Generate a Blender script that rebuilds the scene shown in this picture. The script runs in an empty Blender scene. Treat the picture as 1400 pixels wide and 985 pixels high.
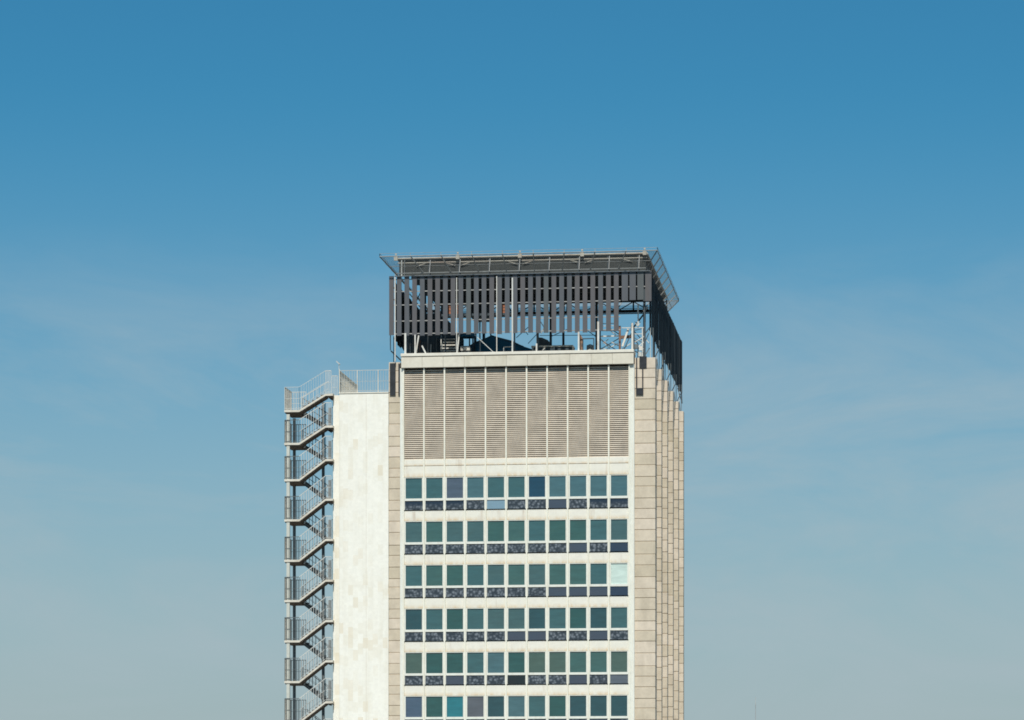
import bpy, math, random
from mathutils import Vector
R = random.Random(7)
S = bpy.context.scene
COL = S.collection

# ------------------------------------------------------------------ camera maths
# the building's own axes: x = along the office front, y = depth, z = up. Survey
# points read off the photograph are turned into metres on planes of known depth.
FPX, CX, HY = 4395.0, 700.0, 1155.0
TH = math.radians(7.05)
DIST, EYE = 242.0, 1.7

def ray(px):
    a = (px - CX) / FPX
    return a * math.cos(TH) - math.sin(TH), a * math.sin(TH) + math.cos(TH)

_du, _dv = ray(707)
CU, CV = -DIST * _du, -DIST * _dv

def P(px, py, v):
    du, dv = ray(px)
    s = (v - CV) / dv
    return Vector((CU + s * du, v, EYE + s * (HY - py) / FPX))

def U(px, v=0.0): return P(px, 500, v).x
def Z(py, px, v=0.0): return P(px, py, v).z
def ZL(py): return Z(py, 566, 0.0)

# ------------------------------------------------------------------ mesh helpers
class MB:
    def __init__(self): self.v, self.f, self.mi = [], [], []
    def add(self, vs, fs, mi=0):
        b = len(self.v)
        self.v += [tuple(p) for p in vs]
        self.f += [tuple(b + i for i in f) for f in fs]
        self.mi += [mi] * len(fs)
        return self
    def box(self, x0, x1, y0, y1, z0, z1, mi=0):
        x0, x1 = min(x0, x1), max(x0, x1); y0, y1 = min(y0, y1), max(y0, y1); z0, z1 = min(z0, z1), max(z0, z1)
        vs = [(x0,y0,z0),(x1,y0,z0),(x1,y1,z0),(x0,y1,z0),(x0,y0,z1),(x1,y0,z1),(x1,y1,z1),(x0,y1,z1)]
        return self.add(vs, [(3,2,1,0),(4,5,6,7),(0,1,5,4),(1,2,6,5),(2,3,7,6),(3,0,4,7)], mi)
    def bar(self, a, b, w, h=None, mi=0):
        h = h or w
        a, b = Vector(a), Vector(b); d = (b - a)
        if d.length < 1e-6: return self
        d.normalize()
        up = Vector((0,0,1)) if abs(d.z) < .95 else Vector((0,1,0))
        s = d.cross(up).normalized(); t = s.cross(d).normalized()
        vs = []
        for p in (a, b):
            for i, j in ((-1,-1),(1,-1),(1,1),(-1,1)):
                vs.append(p + s * (i * w / 2) + t * (j * h / 2))
        return self.add(vs, [(3,2,1,0),(4,5,6,7),(0,1,5,4),(1,2,6,5),(2,3,7,6),(3,0,4,7)], mi)
    def tube(self, a, b, r, n=10, mi=0, r2=None):
        r2 = r if r2 is None else r2
        a, b = Vector(a), Vector(b); d = (b - a).normalized()
        up = Vector((0,0,1)) if abs(d.z) < .95 else Vector((0,1,0))
        s = d.cross(up).normalized(); t = s.cross(d).normalized()
        vs = []
        for p, rr in ((a, r), (b, r2)):
            for k in range(n):
                an = 2 * math.pi * k / n
                vs.append(p + s * (rr * math.cos(an)) + t * (rr * math.sin(an)))
        fs = [(k, (k+1) % n, n + (k+1) % n, n + k) for k in range(n)]
        fs += [tuple(reversed(range(n))), tuple(range(n, 2*n))]
        return self.add(vs, fs, mi)
    def prism(self, pts, y0, y1, mi=0):
        """outline in (x,z) extruded from depth y0 to y1"""
        n = len(pts)
        vs = [(x, y0, z) for x, z in pts] + [(x, y1, z) for x, z in pts]
        fs = [tuple(range(n)), tuple(reversed(range(n, 2*n)))]
        fs += [((k+1) % n, k, n + k, n + (k+1) % n) for k in range(n)]
        return self.add(vs, fs, mi)
    def build(self, name, mats, parent=None, bevel=0):
        me = bpy.data.meshes.new(name)
        me.from_pydata(self.v, [], self.f); me.validate(); me.update()
        import bmesh
        bm = bmesh.new(); bm.from_mesh(me)
        bmesh.ops.recalc_face_normals(bm, faces=bm.faces)
        if bevel:
            bmesh.ops.bevel(bm, geom=list(bm.edges), offset=bevel, segments=1, affect='EDGES', profile=.5)
        bm.to_mesh(me); bm.free()
        if not isinstance(mats, (list, tuple)): mats = [mats]
        for m in mats: me.materials.append(m)
        if len(mats) > 1 and not bevel: me.polygons.foreach_set('material_index', self.mi)
        o = bpy.data.objects.new(name, me); COL.objects.link(o)
        if parent is not None: put(o, parent)
        return o

def put(o, parent):
    o.parent = parent
    # geometry is written in world metres: cancel the base offset of the thing's Empty
    p = parent; off = Vector((0,0,0))
    while p is not None:
        off += p.location; p = p.parent
    o.location = -off if parent.type == 'EMPTY' else (0,0,0)

def thing(name, loc, label, cat, group=None):
    o = bpy.data.objects.new(name, None); COL.objects.link(o)
    o.location = loc; o.empty_display_size = .5
    o['label'] = label; o['category'] = cat
    if group: o['group'] = group
    return o
def tag(o, label, cat, group=None):
    o['label'] = label; o['category'] = cat
    if group: o['group'] = group
    return o

# ------------------------------------------------------------------ materials
def mat(name, col, rough=.7, metal=0.0, var=.12, scale=3.0, spec=.4, stretch=(1,1,1), bump=0.0, dirt=None, dirt_amt=.35, dirt_scale=(.8,.8,.12)):
    m = bpy.data.materials.new(name); m.use_nodes = True
    nt = m.node_tree; nt.nodes.clear(); N = nt.nodes.new; L = nt.links.new
    out = N('ShaderNodeOutputMaterial'); b = N('ShaderNodeBsdfPrincipled')
    L(b.outputs[0], out.inputs[0])
    b.inputs['Roughness'].default_value = rough; b.inputs['Metallic'].default_value = metal
    b.inputs['Specular IOR Level'].default_value = spec
    tc = N('ShaderNodeTexCoord'); mp = N('ShaderNodeMapping'); mp.inputs['Scale'].default_value = stretch
    geo = N('ShaderNodeNewGeometry'); L(geo.outputs['Position'], mp.inputs[0])
    nz = N('ShaderNodeTexNoise'); nz.inputs['Scale'].default_value = scale; nz.inputs['Detail'].default_value = 6
    nz.inputs['Roughness'].default_value = .65
    L(mp.outputs[0], nz.inputs[0])
    rp = N('ShaderNodeMapRange'); rp.inputs[1].default_value = .3; rp.inputs[2].default_value = .7
    rp.inputs[3].default_value = 1 - var; rp.inputs[4].default_value = 1 + var
    L(nz.outputs[0], rp.inputs[0])
    mul = N('ShaderNodeMix'); mul.data_type = 'RGBA'; mul.blend_type = 'MULTIPLY'; mul.inputs[0].default_value = 1
    mul.inputs[6].default_value = (*col, 1)
    cmb = N('ShaderNodeCombineColor')
    for i in range(3): L(rp.outputs[0], cmb.inputs[i])
    L(cmb.outputs[0], mul.inputs[7])
    last = mul.outputs[2]
    if dirt:
        mp2 = N('ShaderNodeMapping'); mp2.inputs['Scale'].default_value = dirt_scale
        L(geo.outputs['Position'], mp2.inputs[0])
        n2 = N('ShaderNodeTexNoise'); n2.inputs['Scale'].default_value = 1; n2.inputs['Detail'].default_value = 7
        L(mp2.outputs[0], n2.inputs[0])
        r2 = N('ShaderNodeMapRange'); r2.inputs[1].default_value = .48; r2.inputs[2].default_value = .75
        r2.inputs[3].default_value = 0; r2.inputs[4].default_value = dirt_amt
        L(n2.outputs[0], r2.inputs[0])
        mx = N('ShaderNodeMix'); mx.data_type = 'RGBA'; L(r2.outputs[0], mx.inputs[0])
        L(last, mx.inputs[6]); mx.inputs[7].default_value = (*dirt, 1)
        last = mx.outputs[2]
    L(last, b.inputs['Base Color'])
    if bump:
        bp = N('ShaderNodeBump'); bp.inputs['Strength'].default_value = bump; bp.inputs['Distance'].default_value = .02
        L(nz.outputs[0], bp.inputs['Height']); L(bp.outputs[0], b.inputs['Normal'])
    return m

def nodes(m):
    nt = m.node_tree
    b = [n for n in nt.nodes if n.type == 'BSDF_PRINCIPLED'][0]
    return nt, b

M = {}
M['stone'] = mat('pilaster stone', (.615,.535,.425), .85, var=.10, scale=2.2, bump=.25, dirt=(.34,.29,.22), dirt_amt=.35, dirt_scale=(1.2,1.2,.35))
M['joint'] = mat('mortar joint', (.46,.36,.25), .95)
M['cornice'] = mat('cornice panel', (.67,.63,.53), .8, var=.07, dirt=(.42,.36,.27), dirt_amt=.35, dirt_scale=(1.6,1.6,.5))
M['coping'] = mat('coping stone', (.74,.71,.62), .75, var=.06, dirt=(.5,.43,.33), dirt_amt=.3, dirt_scale=(1.0,1,1.0))
M['frame'] = mat('off white window frame', (.74,.75,.685), .5, var=.06, dirt=(.5,.42,.3), dirt_amt=.25, dirt_scale=(3,3,.5))
def per_block(m, amt):
    nt, b = nodes(m); N = nt.nodes.new; L = nt.links.new
    src = b.inputs['Base Color'].links[0].from_socket
    geo = N('ShaderNodeNewGeometry'); r = N('ShaderNodeMapRange'); r.inputs[3].default_value = 1 - amt; r.inputs[4].default_value = 1 + amt * .6
    L(geo.outputs['Random Per Island'], r.inputs[0])
    cm_ = N('ShaderNodeCombineColor'); L(r.outputs[0], cm_.inputs[0]); L(r.outputs[0], cm_.inputs[1])
    k = N('ShaderNodeMath'); k.operation = 'POWER'; k.inputs[1].default_value = 1.35; L(r.outputs[0], k.inputs[0]); L(k.outputs[0], cm_.inputs[2])
    mx = N('ShaderNodeMix'); mx.data_type = 'RGBA'; mx.blend_type = 'MULTIPLY'; mx.inputs[0].default_value = 1
    L(src, mx.inputs[6]); L(cm_.outputs[0], mx.inputs[7]); L(mx.outputs[2], b.inputs['Base Color'])
per_block(M['stone'], .13); per_block(M['cornice'], .05)
M['mullion'] = mat('cream mullion', (.82,.80,.69), .5, var=.05, dirt=(.5,.42,.3), dirt_amt=.3, dirt_scale=(3,3,.25))
M['louvre'] = mat('taupe louvre blade', (.58,.505,.41), .6, var=.16, scale=1.2, stretch=(1,1,.8))
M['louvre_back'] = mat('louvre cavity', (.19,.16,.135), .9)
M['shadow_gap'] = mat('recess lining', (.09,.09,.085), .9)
M['soffit'] = mat('concrete soffit', (.30,.29,.26), .9)
M['roofing'] = mat('roof gravel', (.22,.21,.19), .95, var=.25, scale=8)
M['stair_paint'] = mat('cream stair paint', (.66,.62,.53), .55, var=.1, dirt=(.35,.24,.14), dirt_amt=.4, dirt_scale=(2,2,1))
M['grey_shade'] = mat('grey green steel and stair shade', (.13,.15,.155), .5, metal=.0, var=.12)  # rear stair steel has its shade mixed into the colour; plain grey elsewhere
M['stair_post'] = mat('pale stair post', (.56,.57,.51), .5, var=.1)
M['stair_soffit'] = mat('shade dark stair underside', (.13,.10,.075), .8, var=.3)  # shade under flights and landings is put into this dark colour
M['tread'] = mat('dark stair tread', (.10,.095,.09), .8, var=.2)
M['rail'] = mat('galvanised railing', (.62,.62,.58), .45, metal=.1, var=.1)
M['white_steel'] = mat('white painted steel', (.66,.65,.60), .5, var=.1, dirt=(.3,.2,.12), dirt_amt=.5, dirt_scale=(2,2,2))
M['dark_steel'] = mat('dark blue grey steel', (.055,.075,.09), .5, var=.15)
M['rust_steel'] = mat('rusty steel', (.20,.115,.08), .8, var=.3)
M['deck'] = mat('helideck underside', (.085,.11,.125), .8, var=.2, scale=1)
M['beam'] = mat('cream deck beam', (.60,.56,.47), .6, var=.1, dirt=(.45,.22,.15), dirt_amt=.4, dirt_scale=(.5,1,1))
M['girder'] = mat('grey green deck girder', (.058,.064,.062), .8, var=.3, scale=5, stretch=(8,1,1))
M['canvas'] = mat('navy canvas', (.025,.15,.26), .85, var=.15)
M['orange'] = mat('orange plastic', (.40,.15,.075), .7, var=.1)
M['brown'] = mat('brown board', (.26,.16,.11), .8, var=.2)
M['pale_metal'] = mat('pale galvanised sheet', (.48,.50,.48), .5, var=.1)
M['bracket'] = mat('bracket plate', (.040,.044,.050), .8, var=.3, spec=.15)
M['rail_grey'] = mat('weathered zinc rail', (.36,.36,.35), .6, var=.3, scale=1.5)
M['net_steel'] = mat('dull net frame steel', (.30,.31,.30), .6, var=.2)
M['machine'] = mat('dark machine housing', (.055,.080,.098), .8, var=.3, scale=4)
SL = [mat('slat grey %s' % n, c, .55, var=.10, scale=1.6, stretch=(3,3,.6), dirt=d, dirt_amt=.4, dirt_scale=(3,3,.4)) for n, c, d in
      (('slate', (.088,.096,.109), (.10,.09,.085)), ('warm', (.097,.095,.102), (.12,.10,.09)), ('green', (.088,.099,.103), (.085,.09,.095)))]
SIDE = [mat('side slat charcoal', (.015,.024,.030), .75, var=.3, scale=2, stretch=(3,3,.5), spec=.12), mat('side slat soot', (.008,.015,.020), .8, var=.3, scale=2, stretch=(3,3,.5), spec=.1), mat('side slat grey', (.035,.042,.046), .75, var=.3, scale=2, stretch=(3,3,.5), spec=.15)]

# white tower cladding: tall tiles, a few yellowed ones, fine joints
def cladding():
    m = mat('white tile cladding', (.84,.825,.745), .7, var=.06, scale=4, dirt=(.60,.55,.43), dirt_amt=.28, dirt_scale=(1.6,1.6,.09))
    nt, b = nodes(m); N = nt.nodes.new; L = nt.links.new
    base = b.inputs['Base Color'].links[0].from_socket
    geo = N('ShaderNodeNewGeometry'); sep = N('ShaderNodeSeparateXYZ'); L(geo.outputs['Position'], sep.inputs[0])
    def cells(sx, sz, thr0, thr1, amt, col, seed, prev, clusters):
        # random rectangles: floor(x/sx), floor(z/sz) with every column shifted
        dx = N('ShaderNodeMath'); dx.operation = 'DIVIDE'; L(sep.outputs[0], dx.inputs[0]); dx.inputs[1].default_value = sx
        fx = N('ShaderNodeMath'); fx.operation = 'FLOOR'; L(dx.outputs[0], fx.inputs[0])
        wn0 = N('ShaderNodeTexWhiteNoise'); wn0.noise_dimensions = '2D'
        c0 = N('ShaderNodeCombineXYZ'); L(fx.outputs[0], c0.inputs[0]); c0.inputs[1].default_value = seed; L(c0.outputs[0], wn0.inputs['Vector'])
        dz = N('ShaderNodeMath'); dz.operation = 'DIVIDE'; L(sep.outputs[2], dz.inputs[0]); dz.inputs[1].default_value = sz
        az = N('ShaderNodeMath'); az.operation = 'ADD'; L(dz.outputs[0], az.inputs[0]); L(wn0.outputs[0], az.inputs[1])
        fz = N('ShaderNodeMath'); fz.operation = 'FLOOR'; L(az.outputs[0], fz.inputs[0])
        c1 = N('ShaderNodeCombineXYZ'); L(fx.outputs[0], c1.inputs[0]); L(fz.outputs[0], c1.inputs[1]); c1.inputs[2].default_value = seed
        wn = N('ShaderNodeTexWhiteNoise'); wn.noise_dimensions = '3D'; L(c1.outputs[0], wn.inputs['Vector'])
        add = N('ShaderNodeMath'); add.operation = 'MULTIPLY_ADD'
        nz = N('ShaderNodeTexNoise'); nz.inputs['Scale'].default_value = .22; nz.inputs['Detail'].default_value = 2
        L(geo.outputs['Position'], nz.inputs[0])
        L(nz.outputs[0], add.inputs[0]); add.inputs[1].default_value = clusters; L(wn.outputs[0], add.inputs[2])
        mr = N('ShaderNodeMapRange'); mr.inputs[1].default_value = thr0; mr.inputs[2].default_value = thr1
        mr.inputs[3].default_value = 0; mr.inputs[4].default_value = amt; L(add.outputs[0], mr.inputs[0])
        mx = N('ShaderNodeMix'); mx.data_type = 'RGBA'; L(mr.outputs[0], mx.inputs[0]); L(prev, mx.inputs[6]); mx.inputs[7].default_value = (*col, 1)
        return mx.outputs[2]
    s = cells(.38, .80, 1.22, 1.48, .44, (.66,.55,.37), 3.1, base, .9)
    s = cells(.38, .80, .95, 1.5, .40, (.70,.65,.52), 8.7, s, .7)
    s = cells(.76, 1.6, 1.1, 1.5, .25, (.88,.87,.80), 5.3, s, .7)
    L(s, b.inputs['Base Color'])
    return m
M['clad'] = cladding()

# spandrel: off white with a rusty drip line along the lower edge and some brown runs
def spandrel_mat():
    m = mat('spandrel enamel', (.765,.74,.65), .55, var=.06, scale=2)
    nt, b = nodes(m); N = nt.nodes.new; L = nt.links.new
    base = b.inputs['Base Color'].links[0].from_socket
    tc = N('ShaderNodeTexCoord'); sep = N('ShaderNodeSeparateXYZ'); L(tc.outputs['Generated'], sep.inputs[0])
    geo = N('ShaderNodeNewGeometry')
    mp = N('ShaderNodeMapping'); mp.inputs['Scale'].default_value = (2.2, 2.2, .5); L(geo.outputs['Position'], mp.inputs[0])
    nz = N('ShaderNodeTexNoise'); nz.inputs['Scale'].default_value = 1.5; nz.inputs['Detail'].default_value = 6; L(mp.outputs[0], nz.inputs[0])
    edge = N('ShaderNodeMapRange'); edge.inputs[1].default_value = .42; edge.inputs[2].default_value = .02
    edge.inputs[3].default_value = 0; edge.inputs[4].default_value = 1; L(sep.outputs[2], edge.inputs[0])
    k = N('ShaderNodeMath'); k.operation = 'MULTIPLY'; L(edge.outputs[0], k.inputs[0])
    r = N('ShaderNodeMapRange'); r.inputs[1].default_value = .35; r.inputs[2].default_value = .65; r.inputs[3].default_value = .15; r.inputs[4].default_value = .9
    L(nz.outputs[0], r.inputs[0]); L(r.outputs[0], k.inputs[1])
    mx = N('ShaderNodeMix'); mx.data_type = 'RGBA'; L(k.outputs[0], mx.inputs[0]); L(base, mx.inputs[6]); mx.inputs[7].default_value = (.66,.50,.31,1)
    # sparse vertical rust runs
    mp2 = N('ShaderNodeMapping'); mp2.inputs['Scale'].default_value = (1.4, 1.4, .22); mp2.inputs['Location'].default_value = (4.1,0,1.3); L(geo.outputs['Position'], mp2.inputs[0])
    n2 = N('ShaderNodeTexNoise'); n2.inputs['Scale'].default_value = 1.2; n2.inputs['Detail'].default_value = 8; L(mp2.outputs[0], n2.inputs[0])
    r2 = N('ShaderNodeMapRange'); r2.inputs[1].default_value = .6; r2.inputs[2].default_value = .78; r2.inputs[3].default_value = 0; r2.inputs[4].default_value = .55
    L(n2.outputs[0], r2.inputs[0])
    m2 = N('ShaderNodeMix'); m2.data_type = 'RGBA'; L(r2.outputs[0], m2.inputs[0]); L(mx.outputs[2], m2.inputs[6]); m2.inputs[7].default_value = (.42,.31,.22,1)
    L(m2.outputs[2], b.inputs['Base Color'])
    return m
M['spandrel'] = spandrel_mat()

def glass(name, col, var=.17, rough=.05, spec=.9):
    m = mat('pane ' + name, col, rough, var=var, scale=1.5, spec=spec, stretch=(.45,.45,2.2))
    nt, b = nodes(m); N = nt.nodes.new; L = nt.links.new
    geo = N('ShaderNodeNewGeometry'); nz = N('ShaderNodeTexNoise'); nz.inputs['Scale'].default_value = .9; nz.inputs['Detail'].default_value = 1
    L(geo.outputs['Position'], nz.inputs[0])
    bp = N('ShaderNodeBump'); bp.inputs['Strength'].default_value = .5; bp.inputs['Distance'].default_value = .03
    L(nz.outputs[0], bp.inputs['Height']); L(bp.outputs[0], b.inputs['Normal'])
    return m
G = dict(t=glass('teal', (.040,.108,.117)), g=glass('green teal', (.043,.110,.102)), d=glass('deep teal', (.020,.066,.079)), T=glass('teal grey', (.050,.108,.113)), J=glass('jade', (.034,.098,.088)),
         k=glass('dark bottle green', (.022,.082,.078)), b=glass('blue teal', (.058,.130,.150)), n=glass('navy', (.008,.046,.086)),
         p=glass('slate purple', (.072,.096,.135)), o=glass('olive grey', (.062,.108,.090)), m=glass('mauve grey', (.095,.105,.125)),
         c=glass('bright turquoise', (.018,.165,.200)), w=glass('pale mint', (.56,.68,.62)), s=glass('slate blue', (.060,.098,.150)))
UP = ['ttpttttnbtb'.replace('n','n'), 'ggggggggggg', 'ggggggggggw', 'dtgttdddkdt', 'oookokgoogo', 'skcmbdtkddd']
UP = ['ttpbttnbbbb', 'ggggggtggtg', 'tggtgggggtw', 'dtktttdtkdt', 'okktbkooggo', 'skcmdbtkddd']
# lower panes: mottled film, plain navy, sky blue, black
def mottled(name, topdark):
    m = mat('mottled film ' + name, (.04,.055,.10), .3, var=.1)
    nt, b = nodes(m); N = nt.nodes.new; L = nt.links.new
    geo = N('ShaderNodeNewGeometry')
    vo = N('ShaderNodeTexVoronoi'); vo.inputs['Scale'].default_value = 5.2; vo.inputs['Randomness'].default_value = 1
    nz = N('ShaderNodeTexNoise'); nz.inputs['Scale'].default_value = 7; nz.inputs['Detail'].default_value = 3
    mp = N('ShaderNodeMix'); mp.data_type = 'VECTOR'; mp.inputs[0].default_value = .12
    L(geo.outputs['Position'], mp.inputs[4]); L(nz.outputs['Color'], mp.inputs[5]); L(geo.outputs['Position'], nz.inputs[0])
    L(mp.outputs[1], vo.inputs[0])
    cr = N('ShaderNodeValToRGB'); e = cr.color_ramp.elements
    e[0].position = .18; e[0].color = (.19,.215,.245,1); e[1].position = .66; e[1].color = (.036,.047,.060,1)
    x = e.new(.42); x.color = (.090,.108,.128,1)
    L(vo.outputs['Distance'], cr.inputs[0])
    last = cr.outputs[0]
    if topdark:
        tc = N('ShaderNodeTexCoord'); sep = N('ShaderNodeSeparateXYZ'); L(tc.outputs['Generated'], sep.inputs[0])
        r = N('ShaderNodeMapRange'); r.inputs[1].default_value = .25; r.inputs[2].default_value = .75; L(sep.outputs[2], r.inputs[0])
        mx = N('ShaderNodeMix'); mx.data_type = 'RGBA'; L(r.outputs[0], mx.inputs[0]); L(last, mx.inputs[6]); mx.inputs[7].default_value = (.020,.035,.058,1)
        last = mx.outputs[2]
    L(last, b.inputs['Base Color'])
    return m
LG = dict(v=mottled('full', False), u=mottled('low', True), p=glass('plain navy', (.051,.064,.094), .06), q=glass('inky navy', (.022,.036,.070), .06),
          l=glass('sky blue', (.20,.31,.39), .06), x=glass('black', (.006,.010,.014), .05), r=glass('rust brown', (.12,.05,.04), .2), y=glass('grey film', (.10,.12,.15), .2))
LO = ['uuuvlvvpvuu', 'vvvvvvvvpvq', 'vvvvvvvpppq', 'vvvvvppvvpv', 'vvpvvxvvpvy', 'vvpvvrvpvpv']

def net_mat():
    m = bpy.data.materials.new('fine wire net'); m.use_nodes = True
    nt = m.node_tree; nt.nodes.clear(); N = nt.nodes.new; L = nt.links.new
    out = N('ShaderNodeOutputMaterial'); mx = N('ShaderNodeMixShader'); tr = N('ShaderNodeBsdfTransparent'); b = N('ShaderNodeBsdfPrincipled')
    b.inputs['Base Color'].default_value = (.19,.20,.20,1); b.inputs['Roughness'].default_value = .5
    nz = N('ShaderNodeTexNoise'); nz.inputs['Scale'].default_value = 2.5; geo = N('ShaderNodeNewGeometry'); L(geo.outputs['Position'], nz.inputs[0])
    r = N('ShaderNodeMapRange'); r.inputs[1].default_value = .3; r.inputs[2].default_value = .7; r.inputs[3].default_value = .30; r.inputs[4].default_value = .44
    L(nz.outputs[0], r.inputs[0]); L(r.outputs[0], mx.inputs[0]); L(tr.outputs[0], mx.inputs[1]); L(b.outputs[0], mx.inputs[2]); L(mx.outputs[0], out.inputs[0])
    return m
M['net'] = net_mat()

# ------------------------------------------------------------------ setting: ground
def ground():
    m = mat('dry city ground', (.16,.15,.13), .95, var=.25, scale=.02)
    o = MB().add([(-6000,-6000,0),(6000,-6000,0),(6000,6000,0),(-6000,6000,0)], [(0,1,2,3)]).build('ground', m); o['kind'] = 'structure'
    p = mat('plaza paving', (.30,.28,.25), .9, var=.12, scale=.6)
    o = MB().box(-40,34,-22,52,-.2,.12).build('pavement', p); o['kind'] = 'structure'
    r = mat('asphalt', (.05,.05,.052), .9, var=.15, scale=.8)
    o = MB().add([(-300,-40,.004),(300,-40,.004),(300,-26,.004),(-300,-26,.004)], [(0,1,2,3)]).build('road', r); o['kind'] = 'structure'
ground()

# ------------------------------------------------------------------ office tower
VF = 0.0                      # front of the window wall
VP = 0.22                     # face of the corner pilasters
x_bay = [U(551.7 + 28.06 * i) for i in range(12)]
xl, xr = U(547.6), U(867.6)   # outer edges of the window wall
BASE = .12
z_cop1, z_cop0 = ZL(484.2), ZL(488.5)
z_cor0 = ZL(503.6)
z_lv1, z_lv0 = ZL(505.0), ZL(628.8)
z_sill0 = ZL(637.0)
xp_l0, xp_r1 = U(531.6, VP), U(896.0, VP)
xp_l1, xp_r0 = U(547.0, VP), U(867.7, VP)
z_pil = Z(489.0, 890, VP)
DEEP = 32.6
tower = thing('office_tower', ((xl+xr)/2, 16, 0), 'tall cream office block with rows of teal windows under a louvred top storey', 'office building')

# body: core walls and roof
wall_r = xp_r1 - .95; wall_l = xp_l0 + .3
wb = MB().box(wall_l, wall_r, 1.3, DEEP, BASE, z_cop0 - 1.3)
wb.build('wall', M['stone'], tower)
MB().box(wall_l + .3, wall_r - .3, 1.7, DEEP - .3, z_cop0 - 1.29, z_cop0 - 1.22).build('roof', M['roofing'], tower)
# side and back parapets
pb = MB().box(wall_r - .35, wall_r, 1.3, DEEP, z_cop0 - 1.3, z_cop0 - .35).box(wall_l, wall_l + .35, 1.3, DEEP, z_cop0 - 1.3, z_cop0 - .35).box(wall_l + .35, wall_r - .35, DEEP - .35, DEEP, z_cop0 - 1.3, z_cop0 - .35)
pb.build('parapet', M['cornice'], tower)

def pilaster(x0, x1, v0, v1, ztop, seed, name='pilaster'):
    r = random.Random(seed)
    j = MB().box(x0 + .03, x1 - .03, v0 + .035, v1 - .002, BASE, ztop - .05)
    blocks = MB(); z = ztop
    base = [.92,.80,.84,.86,.68,.86,.82,.74,.84,.86]
    i = seed % 7
    while z > BASE + .3:
        h = base[i % 10] + r.uniform(-.05, .05); i += 1
        z0 = max(z - h, BASE)
        ins = r.uniform(-.008, .008)
        blocks.box(x0 + ins, x1 + ins*.5, v0 + r.uniform(-.010, .010), v1, z0 + .042, z)
        z = z0
    p = blocks.build(name, M['stone'], tower, bevel=.012)
    jo = j.build('mortar', M['joint'], p); jo.location = (0,0,0)
    return p
pilaster(xp_r0, xp_r1, VP, 1.5, z_pil, 3)
pilaster(xp_l0, xp_l1, VP, 1.5, z_pil, 11)
# fins along the right side, seen edge on: 39 px step back 8 px each
fin_v = []
for k in range(1, 6):
    v = 6.02 * k + VP
    fin_v.append(v)
    pilaster(xp_r1 - .92, xp_r1, v, v + .9, z_pil, 20 + k * 3)
for k in range(1, 6):
    pilaster(xp_l0, xp_l0 + .92, 6.02 * k + VP, 6.02 * k + VP + .9, z_pil, 50 + k)

# cornice
MB().box(U(547.6,-.32), U(866.6,-.32), -.32, 1.29, z_cop0 + .012, z_cop1).build('coping', M['coping'], tower, bevel=.02)
MB().box(U(548.6,-.25), U(866.2,-.25), -.20, 1.28, z_cor0 + .03, z_cop0 + .011).build('cornice_core', M['soffit'], tower)
n = 11
xs = [U(548.4,-.26) + (U(866.4,-.26) - U(548.4,-.26)) * i / n for i in range(n + 1)]
cb = MB()
for i in range(n):
    cb.box(xs[i] + .008, xs[i+1] - .008, -.26 + R.uniform(-.006,.006), -.19, z_cor0, z_cop0 - .045)
cb.build('cornice', M['cornice'], tower, bevel=.008)
MB().box(xs[0], xs[-1], -.185, .9, z_cor0 + .005, z_cor0 + .03).build('soffit', M['soffit'], tower)

# frame strips either side of the window wall
for a, b in ((U(546.9), U(551.0)), (U(861.2), U(867.4))):
    MB().box(a, b, VF - .02, 1.29, BASE, z_cor0).build('frame_strip', M['frame'], tower, bevel=.015)
MB().box(U(864.2), U(865.0), VF - .045, VF - .021, BASE, z_cor0).build('edge_trim', M['mullion'], tower)
# mullions
for i, x in enumerate(x_bay):
    MB().box(x - .055, x + .055, VF - .10, VF + .30, BASE, z_cor0 + .0).build('mullion', M['mullion'], tower, bevel=.01)
# backing wall behind everything in the window wall
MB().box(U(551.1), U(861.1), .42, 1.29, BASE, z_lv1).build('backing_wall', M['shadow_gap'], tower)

# louvre panels
pitch = (z_lv1 - z_lv0) / 46.0
for i in range(11):
    a, b = x_bay[i] + .057, x_bay[i+1] - .057
    mb = MB()
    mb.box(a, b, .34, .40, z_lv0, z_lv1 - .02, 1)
    for k in range(46):
        z = z_lv0 + pitch * k
        t = .100 + R.uniform(-.004, .004)
        # blade: outer edge low, inner edge high
        vs = [(a,.10,z),(b,.10,z),(b,.11,z+t*.70),(a,.11,z+t*.70),(a,.30,z+.06),(b,.30,z+.06),(b,.30,z+t+.05),(a,.30,z+t+.05)]
        mb.add(vs, [(0,1,2,3),(5,4,7,6),(3,2,6,7),(1,0,4,5),(0,3,7,4),(2,1,5,6)], 0)
    mb.build('louvre_panel', [M['louvre'], M['louvre_back']], tower)
# sill strip under the louvres
for i in range(11):
    a, b = x_bay[i] + .057, x_bay[i+1] - .057
    MB().box(a, b, .0, .40, z_sill0 - .015, z_lv0 - .01).build('louvre_sill', M['spandrel'], tower, bevel=.01)

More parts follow.
